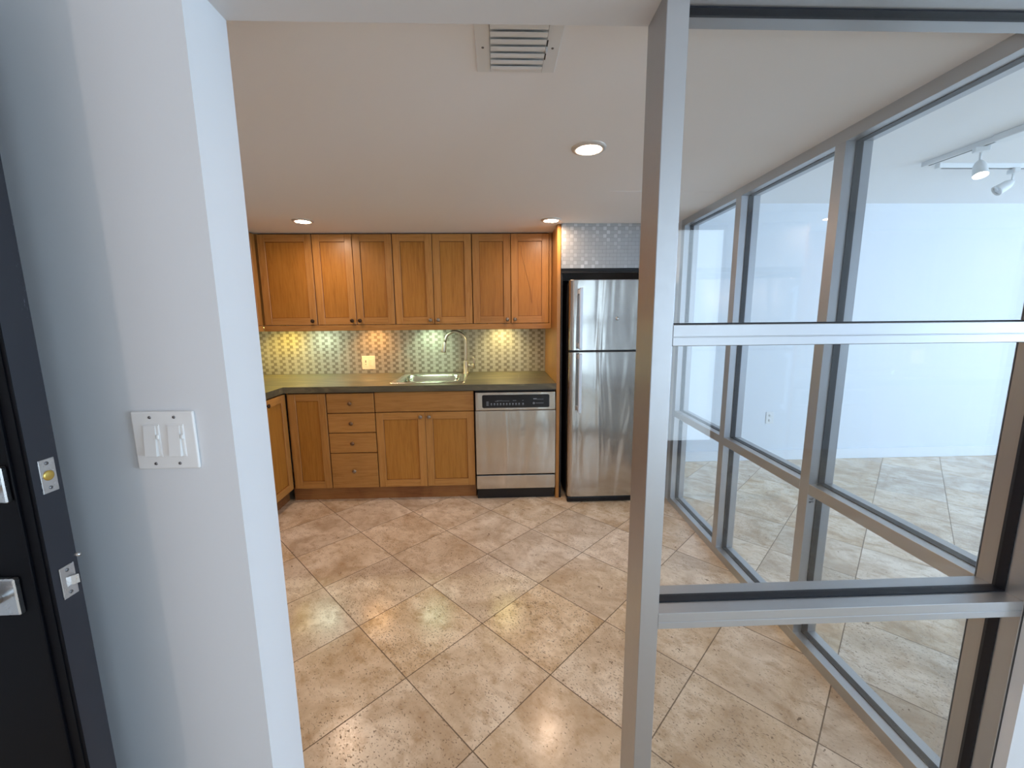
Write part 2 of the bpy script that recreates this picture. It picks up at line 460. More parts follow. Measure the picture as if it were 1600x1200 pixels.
for (a, b) in ((RZ[0][1], RZ[1][0]), (RZ[1][1], RZ[2][0]), (RZ[2][1], 1.9935)):
    g0, g1 = GC-0.013, GC+0.013
    e = 0.003
    bm = bmesh.new()
    box(bm, PX1, PX1+e, g0, g1, a, b); box(bm, XJ-e, XJ, g0, g1, a, b)
    box(bm, PX1+e, XJ-e, g0, g1, a, a+e); box(bm, PX1+e, XJ-e, g0, g1, b-e, b)
    obj('gasket', bm, M['gasket'], sf)
    bx('glass_pane', M['glass'], [(PX1+e-0.0004, XJ-e+0.0004, GC-0.003, GC+0.003, a+e-0.0004, b-e+0.0004)], sf)

# ------------------------------------------------------------------ partition between kitchen and room
ANG = -math.atan(0.0214)
pt = thing('window_2', None, None, (1.228, 0, 0), (0, 0, ANG), kind='structure')
D = 0.100
YP0, YP1 = 0.951, 3.02
def alum(name, *b): return bx(name, M['alu'], [b], pt, 0.0008)
mull = [(1.554, 1.604), (2.219, 2.270), (2.909, 2.958)]
for a, b in mull: alum('mullion', 0, D, a, b, 0.045, 2.021)
alum('mullion', 0.0, D, YP0, YP0+0.001, 0.045, 2.021)
alum('sill_rail', 0, D, YP0, 2.958, 0.0, 0.045)
alum('head_rail', 0, D, YP0, 2.958, 2.021, ZC+0.03)
bays = [(YP0+0.001, 1.554), (1.604, 2.219), (2.270, 2.909)]
for (a, b) in bays:
    alum('rail', 0, D, a, b, 0.677, 0.722)
    for z0, z1 in ((0.045, 0.677), (0.722, 2.021)):
        c = D*0.5; g = 0.013; e = 0.003
        bm = bmesh.new()
        x0, x1 = c-g, c+g
        box(bm, x0, x1, a, a+e, z0, z1); box(bm, x0, x1, b-e, b, z0, z1)
        box(bm, x0, x1, a+e, b-e, z0, z0+e); box(bm, x0, x1, a+e, b-e, z1-e, z1)
        obj('gasket', bm, M['gasket'], pt)
        bx('glass_pane', M['glass'], [(c-0.003, c+0.003, a+e-0.0004, b-e+0.0004, z0+e-0.0004, z1-e+0.0004)], pt)
# small printed mark on the far side of the second mullion's front strip
bm = bmesh.new()
def bars(bm, segs, x0, y, z0, s, t=0.0016):
    for (ax, az, bx_, bz) in segs:
        box(bm, x0+min(ax, bx_)*s-t/2, x0+max(ax, bx_)*s+t/2, y-0.0004, y+0.0002, z0+min(az, bz)*s-t/2, z0+max(az, bz)*s+t/2)
S1 = 0.0085
bars(bm, [(0,.4,0,.9),(0,.4,.7,.4),(.7,0,.7,.9),(1.1,0,1.7,0),(1.1,0,1.1,.45),(1.1,.45,1.7,.45),(1.7,.45,1.7,.9),(1.1,.9,1.7,.9)], 0.010, 1.5535, 0.652, S1)
bars(bm, [(0,0,.6,0),(.6,0,.6,.8),(0,.4,.6,.4),(0,.8,.6,.8),(1.0,0,1.0,.8),(1.0,.8,1.5,.8),(1.5,.4,1.5,.8),(1.0,.4,1.5,.4),(1.9,.8,2.5,.8),(2.2,0,2.2,.8)], 0.009, 1.5535, 0.640, 0.0072)
st = obj('printed_mark', bm, M['ink'], pt)
# wall strip between last mullion and far wall (behind the refrigerator bay)
struct(bx('wall_alcove', M['room'], [(1.300, 1.385, 2.962, YB, 0, ZR)]))
# dropped edge above the partition closing the kitchen ceiling towards the higher room
struct(bx('wall_bulkhead', M['room'], [(1.345, 1.36, YF, 2.962, ZC, ZR)]))

# ------------------------------------------------------------------ cabinets
def door_mesh(w, h, rail_w=0.055, th=0.02, mats=None, panel_axis='V', crack=False):
    bm = bmesh.new()
    b = 0.0018
    # stiles then rails, recessed panel
    box(bm, 0, rail_w, -th, 0, 0, h, b); box(bm, w-rail_w, w, -th, 0, 0, h, b)
    nb = len(bm.faces)
    box(bm, rail_w, w-rail_w, -th+0.0003, 0, 0, rail_w, 0.0012, mi=1); box(bm, rail_w, w-rail_w, -th+0.0003, 0, h-rail_w, h, 0.0012, mi=1)
    box(bm, rail_w-0.002, w-rail_w+0.002, -th+0.010, -0.003, rail_w-0.002, h-rail_w+0.002, mi=3)
    q = 0.003; yq = -th+0.0092                          # dark strip round the panel, added so the recess reads
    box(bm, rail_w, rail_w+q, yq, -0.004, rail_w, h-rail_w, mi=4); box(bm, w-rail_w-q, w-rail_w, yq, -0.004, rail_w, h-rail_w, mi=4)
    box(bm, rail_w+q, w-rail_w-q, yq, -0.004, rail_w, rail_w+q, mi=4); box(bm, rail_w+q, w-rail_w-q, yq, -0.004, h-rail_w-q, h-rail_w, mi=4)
    if crack:
        pts = [(0.08, 0.60), (0.085, 0.53), (0.105, 0.45), (0.125, 0.37), (0.15, 0.27), (0.165, 0.16)]
        for (xa, za), (xb, zb) in zip(pts[:-1], pts[1:]):
            tube(bm, [(xa, -th+0.010, za), (xb, -th+0.010, zb)], 0.0014, 5, mi=4)
    return bm
def knob_mesh(r=0.015):
    bm = bmesh.new()
    lathe(bm, [(0.0, 0.0), (r*0.5, 0.0), (r*0.38, -0.010), (r*0.55, -0.014), (r, -0.018), (r*0.98, -0.023), (r*0.6, -0.0265), (0.0, -0.0275)], axis='Y', n=20)
    return bm
def add_door(parent, x, z, w, h, knob=None, mat=None, crack=False, label=None):
    d = obj('door', door_mesh(w, h, crack=crack), [M['woodv'], M['woodh'], M['woodin'], M['woodp'], M['joint_dark']], parent, (x, 0, z))
    if knob:
        k = obj('knob', knob_mesh(), mat or M['knob'], d, (knob[0], -0.02, knob[1]))
    if label: d['label'] = label
    return d
def add_drawer(parent, x, z, w, h, knob=True, mat=None):
    bm = bmesh.new(); box(bm, 0, w, -0.02, 0, 0, h, 0.0025, 2)
    d = obj('drawer' if knob else 'false_front', bm, M['woodh'], parent, (x, 0, z))
    if knob: obj('knob', knob_mesh(), mat or M['knob'], d, (w/2, -0.02, h*0.5))
    return d
def carcass(parent, w, dep, h, z0=0.0, name='carcass', open_bottom=False, mat=None):
    t = 0.018
    bm = bmesh.new()
    box(bm, 0, t, 0.001, dep, z0, z0+h); box(bm, w-t, w, 0.001, dep, z0, z0+h)
    box(bm, t, w-t, 0.001, dep, z0, z0+t); box(bm, t, w-t, 0.001, dep, z0+h-t, z0+h)
    box(bm, t, w-t, dep-t, dep, z0+t, z0+h-t)
    box(bm, t, w-t, 0.001, 0.010, z0+t, z0+h-t)
    return obj(name, bm, mat or M['woodin'], parent)

UY = 3.36          # carcass front of wall cabinets (doors stand 2 cm proud)
UZ, UH = 1.364, ZC-1.364
G = 0.0025
def wall_cab(x0, x1, label, doors):
    t = thing('wall_cabinet', label, 'kitchen cabinet', (x0, UY, UZ), group='maple wall cabinets')
    w = x1-x0
    carcass(t, w, YB-UY, UH-0.002)
    n = len(doors)
    for i, (mat, side, crack) in enumerate(doors):
        dw = w/n
        kx = dw-2*G-0.028 if side == 'r' else 0.028
        add_door(t, i*dw+G, 0.002, dw-2*G, UH-0.012, (kx, 0.030), mat, crack)
    return t
wall_cab(-1.835, -1.424, 'wide single-door maple wall cabinet in the left corner, with one dark knob', [(M['knobd'], 'r', False)])
wall_cab(-1.422, -0.812, 'two-door maple wall cabinet left of the faucet, with a pair of dark knobs', [(M['knobd'], 'r', False), (M['knobd'], 'l', False)])
wall_cab(-0.810, -0.197, 'two-door maple wall cabinet directly above the sink faucet', [(M['knob'], 'r', False), (M['knob'], 'l', False)])
wall_cab(-0.195, 0.412, 'two-door maple wall cabinet above the dishwasher, right door with a crack in its panel', [(M['knob'], 'r', False), (M['knob'], 'l', True)])
tag(bx('filler_strip', M['woodv'], [(0.414, 0.432, UY-0.012, YB, UZ, ZC-0.002)]), 'narrow maple filler strip between last wall cabinet and tall end panel', 'filler strip')
c0 = [o for o in bpy.data.objects if o.name == 'wall_cabinet'][0]
bx('filler', M['woodv'], [(-0.029, -0.0005, 0.002, 0.018, 0.0, UH-0.002)], c0)
# left run wall cabinet
t = thing('wall_cabinet', 'maple wall cabinet on the left wall, only a sliver showing beside the opening', 'kitchen cabinet', (-1.865, 2.68, UZ), (0, 0, PI/2), 'maple wall cabinets')
carcass(t, 0.679, 0.385-0.002, UH-0.002)
add_door(t, G, 0.002, 0.652-G, UH-0.012, (0.03, 0.03), M['knobd'])
# light rail
tag(bx('light_rail', M['woodh'], [(-1.845, 0.432, UY-0.018, UY+0.002, 1.318, 1.3625)], bev=0.003), 'long maple rail under the row of wall cabinets on the back wall', 'trim board')
tag(bx('light_rail', M['woodh'], [(-1.866, -1.8455, 2.68, UY-0.018, 1.318, 1.3625)], bev=0.003), 'short maple rail under the left-wall cabinet at the far left', 'trim board')
# tall end panel
tag(bx('end_panel', M['woodv'], [(0.436, 0.462, 3.055, YB-0.001, 0, ZC-0.001)], bev=0.0015), 'tall maple end panel between the dishwasher and the refrigerator', 'panel')

# base cabinets
BY = 3.095
BZ0, BH = 0.106, 0.762
def base_cab(x0, x1, label):
    t = thing('base_cabinet', label, 'kitchen cabinet', (x0, BY, 0), group='maple base cabinets')
    carcass(t, x1-x0, YB-BY-0.004, BH, BZ0)
    return t
t = base_cab(-1.585, -1.299, 'narrow maple base cabinet in the corner, with one tall knobless door')
add_door(t, 0.004, 0.113, 0.285-0.004-G, 0.745)
bx('filler', M['woodv'], [(-0.012, -0.0005, 0.002, 0.018, BZ0, BZ0+BH)], t)
t = base_cab(-1.297, -0.940, 'maple base cabinet with a stack of four drawers')
for z0, z1 in ((0.113, 0.390), (0.396, 0.549), (0.555, 0.703), (0.709, 0.858)):
    add_drawer(t, G, z0, 0.357-2*G, z1-z0, True, M['knob'] if z0 < 0.2 else M['knobb'])
t = base_cab(-0.938, -0.190, 'maple sink base cabinet with two doors under a wide false drawer front')
add_drawer(t, G, 0.711, 0.748-2*G, 0.152, False)
add_door(t, G, 0.113, 0.374-1.5*G, 0.592, (0.374-2*G-0.030, 0.592-0.034))
add_door(t, 0.374+0.5*G, 0.113, 0.374-1.5*G, 0.592, (0.030, 0.592-0.034))
# left run base cabinet
t = thing('base_cabinet', 'maple base cabinet on the left run, partly hidden by the white reveal', 'kitchen cabinet', (-1.616, 2.45, 0), (0, 0, PI/2), 'maple base cabinets')
carcass(t, 0.63, 0.60, BH, BZ0)
add_door(t, 0.33, 0.113, 0.295, 0.745, (0.035, 0.745-0.035), M['knobd'])
add_door(t, 0.02, 0.113, 0.305, 0.745)
# toe kicks
tag(bx('toe_kick', M['kick'], [(-1.62, -0.190, 3.125, 3.14, 0.0, 0.105)]), 'brown toe-kick board under the back-wall base cabinets', 'toe kick')
tag(bx('toe_kick', M['kick'], [(-1.675, -1.66, 2.45, 3.124, 0.0, 0.105)]), 'brown toe-kick board under the left-run base cabinet', 'toe kick')

# countertop (L shaped, with sink cut-out)
SX0, SX1, SY0, SY1 = -0.845, -0.262, 3.155, 3.70
bm = bmesh.new()
T0, T1 = 0.870, 0.915
CF = 3.050
cut = (SX0+0.03, SX1-0.03, SY0+0.03, SY1-0.03)
box(bm, XL+0.001, cut[0], CF, YB-0.001, T0, T1)
box(bm, cut[1], 0.434, CF, YB-0.001, T0, T1)
box(bm, cut[0], cut[1], CF, cut[2], T0, T1)
box(bm, cut[0], cut[1], cut[3], YB-0.001, T0, T1)
box(bm, XL+0.001, -1.595, 2.45, CF, T0, T1)
bmesh.ops.remove_doubles(bm, verts=bm.verts, dist=0.0001)
tag(obj('countertop', bm, M['counter']), 'dark stone L-shaped countertop running around the corner under the mosaic backsplash', 'countertop')

# backsplash and the mosaic panel above the refrigerator
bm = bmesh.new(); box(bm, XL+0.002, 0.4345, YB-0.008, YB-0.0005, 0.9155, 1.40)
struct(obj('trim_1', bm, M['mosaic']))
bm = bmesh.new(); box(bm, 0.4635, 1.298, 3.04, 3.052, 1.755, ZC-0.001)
tag(obj('mosaic_panel', bm, M['mosaic_sheen']), 'grey metal mosaic panel above the refrigerator', 'tile panel')
bm = bmesh.new()
box(bm, 0.4635, 1.298, 3.046, 3.075, 1.735, 1.7545, 0.002)
box(bm, 0.4635, 1.298, 3.040, 3.046, 1.722, 1.7345, 0.001)
box(bm, 0.4635, 0.478, 3.060, YB-0.002, 0.0, 1.734)
box(bm, 0.478, 1.298, YB-0.02, YB-0.002, 0.0, 1.734)
box(bm, 1.284, 1.298, 3.060, YB-0.02, 0.0, 1.734)
tag(obj('alcove_lining', bm, M['blackm']), 'black lining of the recess around the refrigerator', 'recess lining')

# sink
def sink():
    t = thing('sink', 'stainless steel drop-in sink set in the dark countertop', 'sink', ((SX0+SX1)/2, (SY0+SY1)/2, 0.9155))
    w, d = SX1-SX0, SY1-SY0
    bm = bmesh.new()
    def ring(w, d, r, z, ox=0, oy=0): return [(x+ox, y+oy, z) for x, y in rrect(w, d, r, 6)]
    ow, od = w-0.115, d-0.15
    ls = [ring(w, d, 0.02, 0.0), ring(w-0.006, d-0.006, 0.02, 0.005), ring(w-0.04, d-0.04, 0.02, 0.0055),
          ring(ow+0.02, od+0.02, 0.07, 0.0045, -0.012, -0.02), ring(ow, od, 0.065, -0.002, -0.012, -0.02), ring(ow-0.02, od-0.02, 0.06, -0.13, -0.012, -0.02),
          ring(ow-0.07, od-0.07, 0.05, -0.16, -0.012, -0.02)]
    loops(bm, ls, cap_last=True, smooth=True)
    obj('basin', bm, M['sinkm'], t)
    bm = bmesh.new(); lathe(bm, [(0, 0.003), (0.03, 0.003), (0.045, 0.001), (0.045, -0.002)], (-0.012, -0.02, -0.158)); obj('drain', bm, M['chrome'], t)
    return t
sink()

# faucet
fx, fy = -0.288, 3.650
t = thing('faucet', 'tall gooseneck pull-down faucet in brushed nickel at the sink', 'faucet', (fx, fy, 0.921))
bm = bmesh.new()
lathe(bm, [(0, 0), (0.027, 0), (0.027, 0.006), (0.0225, 0.010), (0.021, 0.10), (0.019, 0.112), (0.0125, 0.122), (0, 0.122)])
obj('base', bm, M['nickel'], t)
bm = bmesh.new()
pts = [(0, 0, 0.115)]
H0 = 0.285; R0 = 0.088
for k in range(5): pts.append((0, 0, 0.13 + (H0-0.13)*k/4))
for k in range(1, 15):
    a = PI*0.94*k/14
    pts.append((-R0 + R0*math.cos(a), 0, H0 + R0*math.sin(a)))
e = Vector(pts[-1]); dirn = (e-Vector(pts[-2])).normalized()
pts.append(tuple(e+dirn*0.02))
tube(bm, pts, 0.0128, 16)
obj('gooseneck', bm, M['nickel'], t)
bm = bmesh.new()
e2 = e+dirn*0.018; dd = Vector((-0.16, 0, -1)).normalized()
tube(bm, [e2, e2+dd*0.004, e2+dd*0.03, e2+dd*0.085, e2+dd*0.095], [0.0125, 0.014, 0.0155, 0.021, 0.0195], 18)
obj('spray_head', bm, M['nickel'], t)
bm = bmesh.new()
tube(bm, [(0.012, 0, 0.072), (0.040, -0.002, 0.070), (0.058, -0.003, 0.070)], [0.017, 0.018, 0.020], 16)
lathe(bm, [(0, -0.01), (0.021, -0.008), (0.025, 0.004), (0.020, 0.014), (0, 0.018)], (0.058, -0.003, 0.068), 'X', 18)
tube(bm, [(0.066, -0.003, 0.075), (0.074, -0.004, 0.100), (0.070, -0.006, 0.130), (0.062, -0.008, 0.152)], [0.013, 0.0105, 0.0085, 0.0085], 12)
obj('lever', bm, M['nickel'], t)

# under-cabinet puck lights (colour of each lamp differs in the photo)
pucks = [(-1.93, 3.50, (255,218,90), 3.4, 'yellow'), (-1.62, 3.50, (214,244,214), 3.0, 'cool white'), (-1.15, 3.50, (255,186,104), 2.8, 'orange'),
         (-0.62, 3.50, (214,246,206), 3.2, 'greenish white'), (0.04, 3.50, (255,236,158), 3.2, 'pale yellow')]
where = ['furthest left by the corner', 'above the counter left of the outlet', 'above the wall outlet', 'above the sink', 'right of the faucet']
for (x, y, c, p, nm), w in zip(pucks, where):
    t = thing('cabinet_light', '%s light bar under the wall cabinets, %s' % (nm, w), 'light', (x, y, 1.3640), group=None)
    t['group'] = 'under-cabinet light bars'
    bm = bmesh.new(); box(bm, -0.12, 0.12, -0.026, 0.026, -0.016, 0.0, 0.003, 2); obj('housing', bm, M['whitem'], t)
    bm = bmesh.new(); box(bm, -0.105, 0.105, -0.017, 0.017, -0.0175, -0.0155); obj('lens', bm, emit('lens_'+nm.replace(' ', '_'), c, 85), t)
    ld = bpy.data.lights.new('cabinet_lamp', 'SPOT'); ld.energy = p*3.2; ld.color = lin(c)[:3]; ld.spot_size = math.radians(92); ld.spot_blend = 0.9; ld.shadow_soft_size = 0.02
    lo = bpy.data.objects.new('cabinet_lamp', ld); COL.objects.link(lo); lo.location = (x, y, 1.340); lo.rotation_euler = (math.radians(42), 0, 0)

# duplex outlet + switch plate on the backsplash
t = thing('outlet_plate', 'almond two-gang outlet and switch plate on the mosaic backsplash', 'outlet', (-1.189, YB-0.0085, 1.015))
bm = bmesh.new(); box(bm, -0.060, 0.060, -0.006, 0, -0.062, 0.062, 0.004, 2); obj('plate', bm, M['almond'], t)
bm = bmesh.new(); box(bm, -0.042, -0.008, -0.0085, -0.005, -0.034, 0.034, 0.001); box(bm, -0.027, -0.021, -0.0092, -0.0083, 0.0, 0.022); lathe(bm, [(0,-0.0090),(0.004,-0.0090)], (-0.024,0,-0.015), 'Y', 10)
o = obj('receptacle', bm, [M['almond'], M['slot']], t)
for p in o.data.polygons:
    c = p.center
    if c.y < -0.0086: p.material_index = 1
bm = bmesh.new(); box(bm, 0.008, 0.042, -0.0085, -0.005, -0.034, 0.034, 0.001); box(bm, 0.012, 0.034, -0.0125, -0.0084, -0.030, 0.030, 0.002); obj('rocker', bm, M['almond'], t)

# ------------------------------------------------------------------ dishwasher
t = thing('dishwasher', 'stainless dishwasher with a black control panel, under the counter', 'dishwasher', (-0.180, 3.048, 0))
W = 0.612
bm = bmesh.new(); box(bm, 0.004, W-0.004, 0.03, 0.60, 0.10, 0.866); obj('body', bm, M['blackm'], t)
bm = bmesh.new(); box(bm, 0, W, 0.0, 0.03, 0.207, 0.712, 0.003, 2); obj('door', bm, M['steel'], t)
bm = bmesh.new(); box(bm, 0.003, W-0.003, -0.006, 0.03, 0.716, 0.855, 0.005, 2); cp = obj('control_panel', bm, M['steel'], t)
bm = bmesh.new()
pw, ph = 0.508, 0.100
ls = []
for off, y in ((0.0, -0.006), (0.0, -0.0075), (0.003, -0.0085)):
    ls.append([(0.308+x, y, 0.786+z) for x, z in rrect(pw-2*off, ph-2*off, 0.012, 5)])
loops(bm, ls, cap_last=True)
disp = obj('display', bm, M['black'], cp)
bm = bmesh.new()
yy = -0.0092
def dash(x0, z0, w, h): box(bm, x0, x0+w, yy, yy+0.0006, z0, z0+h)
for k in range(11):
    x = 0.357 if k == 10 else 0.118+k*0.0232
    dash(x, 0.763, 0.011, 0.0055); dash(x+0.003, 0.7695, 0.005, 0.003); dash(x, 0.756, 0.011, 0.0018)
    obj('button_icon', bm, M['mark'], disp); bm = bmesh.new()
def letter(*a):
    global bm
    dash(*a); obj('lettering', bm, M['mark'], disp); bm = bmesh.new()
for z in (0.783, 0.776, 0.769, 0.762, 0.755): letter(0.086, z, 0.017, 0.0022)
for a in ((0.165, 0.790, 0.040, 0.0022), (0.150, 0.786, 0.025, 0.0018), (0.205, 0.788, 0.055, 0.0015), (0.285, 0.790, 0.026, 0.0022), (0.356, 0.790, 0.011, 0.0022),
          (0.440, 0.799, 0.026, 0.0060), (0.466, 0.7975, 0.050, 0.0018), (0.458, 0.768, 0.060, 0.0026)): letter(*a)
lathe(bm, [(0.0052, yy+0.0005), (0.0052, yy), (0.0078, yy), (0.0078, yy+0.0005)], (0.444, 0, 0.769), 'Y', 18)
lathe(bm, [(0, yy), (0.0030, yy), (0.0030, yy+0.0005)], (0.444, 0, 0.769), 'Y', 10)
obj('emblem', bm, M['mark'], disp)
bm = bmesh.new(); box(bm, 0.200, 0.330, -0.0095, -0.006, 0.827, 0.833, 0.001); obj('latch_recess', bm, M['blackm'], cp)
bm = bmesh.new(); box(bm, 0, W, 0.002, 0.03, 0.088, 0.196, 0.003, 2); obj('access_panel', bm, M['steel'], t)
bm = bmesh.new(); box(bm, 0.004, W-0.004, 0.030, 0.05, 0.0, 0.10); obj('toe_plate', bm, M['black'], t)

# ------------------------------------------------------------------ refrigerator
t = thing('refrigerator', 'stainless top-freezer refrigerator in the black-lined recess', 'refrigerator', (0.512, 2.955, 0))
W = 0.745
bm = bmesh.new(); box(bm, 0.004, W-0.004, 0.075, 0.78, 0.03, 1.655, 0.006, 2)
for fx_ in (0.05, W-0.09):
    for fy_ in (0.10, 0.70): box(bm, fx_, fx_+0.04, fy_, fy_+0.04, 0.0, 0.03)
obj('body', bm, M['fridge_side'], t)
def fdoor(name, z0, z1):
    bm = bmesh.new()
    # plan outline with rounded front corners, extruded in height
    r = 0.035
    prof = []
    for k in range(9):
        a = PI + PI/2*k/8; prof.append((r + r*math.cos(a), r + r*math.sin(a)))
    for k in range(9):
        a = 1.5*PI + PI/2*k/8; prof.append((W-r + r*math.cos(a), r + r*math.sin(a)))
    prof += [(W, 0.068), (0, 0.068)]
    e = 0.004
    def inset(p, d):
        cx, cy = W/2, 0.034
        return (cx + (p[0]-cx)*(1-2*d/W), cy + (p[1]-cy)*(1-2*d/0.068))
    ls = [[(*inset(p, e), z0) for p in prof], [(*p, z0+e) for p in prof], [(*p, z1-e) for p in prof], [(*inset(p, e), z1) for p in prof]]
    loops(bm, ls, True, True)
    for f in bm.faces:
        if abs(f.normal.z) < 0.1: f.smooth = False
    return obj(name, bm, M['steelr'], t)
fd = fdoor('freezer_door', 1.168, 1.668); rd = fdoor('refrigerator_door', 0.048, 1.157)
bm = bmesh.new(); box(bm, 0.006, W-0.006, 0.014, 0.08, 1.150, 1.176); obj('door_seal', bm, M['blackm'], t)
def handle(parent, z0, z1):
    bm = bmesh.new()
    x = 0.062
    box(bm, x, x+0.024, -0.055, -0.038, z0, z1, 0.005, 3)
    for z in (z0+0.012, z1-0.042): box(bm, x+0.002, x+0.020, -0.040, 0.004, z, z+0.03, 0.003)
    return obj('handle', bm, M['handle'], parent)
M['handle'] = plain('brushed_handle', (206,212,222), 0.3, 0.35)
handle(fd, 1.178, 1.610); handle(rd, 0.715, 1.150)
bm = bmesh.new()
lathe(bm, [(0, -0.0022), (0.013, -0.0020), (0.013, 0.001)], (0.345, 0, 1.395), 'Y', 20)
obj('badge', bm, M['chrome'], fd)
bm = bmesh.new(); box(bm, 0.0, W, 0.012, 0.07, 0.004, 0.044, 0.006, 2)
for k in range(3): box(bm, 0.03, W-0.03, 0.0095, 0.013, 0.012+k*0.010, 0.017+k*0.010)
obj('base_grille', bm, M['black'], t)

# ------------------------------------------------------------------ ceiling fittings
def downlight(x, y, label):
    t = thing('recessed_light', label, 'ceiling light', (x, y, ZC), group='recessed lights in the kitchen ceiling')
    bm = bmesh.new(); lathe(bm, [(0.048, -0.004), (0.050, -0.009), (0.064, -0.007), (0.069, -0.0005), (0.069, 0.0)], n=40); obj('trim_ring', bm, M['ring'], t)
    bm = bmesh.new(); lathe(bm, [(0, -0.0045), (0.030, -0.0048), (0.049, -0.004)], n=40); obj('lens', bm, M['lens'], t)
    return t
d0 = downlight(0.370, 1.738, 'lit recessed light nearest the camera, beside the aluminium post')
dup(d0, (0.374, 2.933, ZC), 'lit recessed light close to the top of the tall end panel')
dup(d0, (-1.301, 2.950, ZC), 'lit recessed light above the left end of the wall cabinets')
dup(d0, (-1.301, 1.740, ZC), 'lit recessed light hidden behind the white reveal on the left')

# supply vent
t = thing('ceiling_vent', 'white square supply vent in the kitchen ceiling below the header', 'vent', (0.059, 1.127, ZC))
bm = bmesh.new()
a, b = 0.104, 0.103
for x0, x1, y0, y1 in ((-a, -a+0.036, -b, b), (a-0.036, a, -b, b), (-a+0.036, a-0.036, -b, -b+0.012), (-a+0.036, a-0.036, b-0.012, b)):
    box(bm, x0, x1, y0, y1, -0.006, 0.0, 0.0015)
obj('frame', bm, M['whitem'], t)
bm = bmesh.new(); box(bm, -a+0.036, a-0.036, -b+0.012, b-0.012, -0.003, -0.0005); obj('backing', bm, M['whitem'], t)
for k in range(7):
    y = -b+0.026+k*0.0262
    bm = bmesh.new()
    prof = [(-0.0165, -0.0130), (-0.006, -0.0135), (0.004, -0.0105), (0.0100, -0.0045), (0.0090, -0.0038), (0.003, -0.0095), (-0.006, -0.0124), (-0.0165, -0.0118)]
    loops(bm, [[(-a+0.037, y+p, q) for p, q in prof], [(a-0.037, y+p, q) for p, q in prof]], True, True)
    obj('louver', bm, M['whitem'], t)
bm = bmesh.new(); box(bm, a-0.0345, a-0.0315, -0.03, 0.045, -0.0068, -0.005, 0); obj('lever_slot', bm, M['slot'], t)
bm = bmesh.new(); box(bm, a-0.036, a-0.031, -0.008, -0.002, -0.020, -0.006, 0.001); obj('damper_lever', bm, M['whitem'], t)
for sx in (-1, 1):
    bm = bmesh.new(); lathe(bm, [(0, -0.0075), (0.003, -0.0072), (0.0035, -0.0058)], (sx*(a-0.018), 0, 0), n=12); obj('screw', bm, M['screw'], t)

# ------------------------------------------------------------------ light switch on the near wall
t = thing('light_switch', 'white two-gang dimmer switch plate on the wall beside the black door', 'light switch', (-0.6665, YN-0.0002, 1.1665))
bm = bmesh.new(); box(bm, -0.0605, 0.0605, -0.0065, 0, -0.0595, 0.0595, 0.0045, 3); obj('plate', bm, M['white'], t)
for sx in (-0.0235, 0.0235):
    bm = bmesh.new()
    box(bm, sx-0.0175, sx+0.0165, -0.0078, -0.0060, -0.0335, 0.0335, 0.0008)
    loops(bm, [[(sx-0.0135, -0.0075, -0.031), (sx+0.010, -0.0075, -0.031), (sx+0.010, -0.0075, 0.031), (sx-0.0135, -0.0075, 0.031)],
               [(sx-0.0130, -0.0145, -0.0305), (sx+0.0095, -0.0145, -0.0305), (sx+0.0095, -0.0090, 0.0305), (sx-0.0130, -0.0090, 0.0305)]], False, True)
    pd = obj('paddle', bm, M['white'], t)
    bm = bmesh.new(); box(bm, sx+0.0118, sx+0.0155, -0.0088, -0.0076, -0.028, 0.030, 0.0004); box(bm, sx+0.0112, sx+0.0162, -0.0125, -0.0086, 0.004, 0.013, 0.001); obj('dimmer_slider', bm, M['white'], t)
    for sz in (-0.0475, 0.0475):
        bm = bmesh.new(); lathe(bm, [(0, -0.0078), (0.0028, -0.0074), (0.0032, -0.0064)], (sx, 0, sz), 'Y', 12); obj('screw', bm, M['screw'], t)

# ------------------------------------------------------------------ black entry door standing open
DX1 = -0.753; DY0, DY1 = 0.655, 0.700; DX0 = DX1-0.91
t = thing('door_1', None, None, (0, 0, 0), kind='structure')
t['label'] = 'black entry door standing open in front of the switch wall'
bm = bmesh.new(); box(bm, DX0, DX1, DY0, DY1, 0.008, 2.03, 0.0008)
slab = obj('slab', bm, [M['door'], M['dedge']], t)
for p in slab.data.polygons:
    if p.normal.x > 0.9: p.material_index = 1
bm = bmesh.new(); box(bm, DX1-0.0275, DX1-0.0245, DY0-0.004, DY0+0.001, 0.05, 1.99, 0.001); obj('weather_strip', bm, M['door'], t)
bm = bmesh.new(); box(bm, DX1-0.012, DX1-0.006, DY0-0.0015, DY0+0.001, 0.02, 2.02); obj('edge_bead', bm, M['door'], t)
# deadbolt face plate on the edge
bm = bmesh.new(); box(bm, DX1-0.001, DX1+0.0015, 0.667, 0.6915, 1.1205, 1.1775, 0.0004); db = obj('deadbolt_plate', bm, M['chrome'], t)
bm = bmesh.new(); lathe(bm, [(0, 0.0030), (0.007, 0.0030), (0.0085, 0.0022), (0.0085, 0.0014)], (DX1, 0.679, 1.1495), 'X', 20); obj('bolt', bm, M['brass'], db)
for z in (1.1285, 1.1705):
    bm = bmesh.new(); lathe(bm, [(0, 0.0022), (0.003, 0.0021), (0.0032, 0.0014)], (DX1, 0.679, z), 'X', 10); obj('screw', bm, M['screw'], db)
bm = bmesh.new(); box(bm, DX1-0.001, DX1+0.0015, 0.667, 0.6915, 0.9285, 0.9855, 0.0004); lp = obj('latch_plate', bm, M['chrome'], t)
bm = bmesh.new()
loops(bm, [[(DX1+0.001, 0.6735, 0.9485), (DX1+0.001, 0.688, 0.9485), (DX1+0.001, 0.688, 0.9655), (DX1+0.001, 0.6735, 0.9655)],
           [(DX1+0.004, 0.680, 0.949), (DX1+0.011, 0.687, 0.949), (DX1+0.011, 0.687, 0.965), (DX1+0.004, 0.680, 0.965)]], False, True)
obj('latch_bolt', bm, M['chrome'], lp)
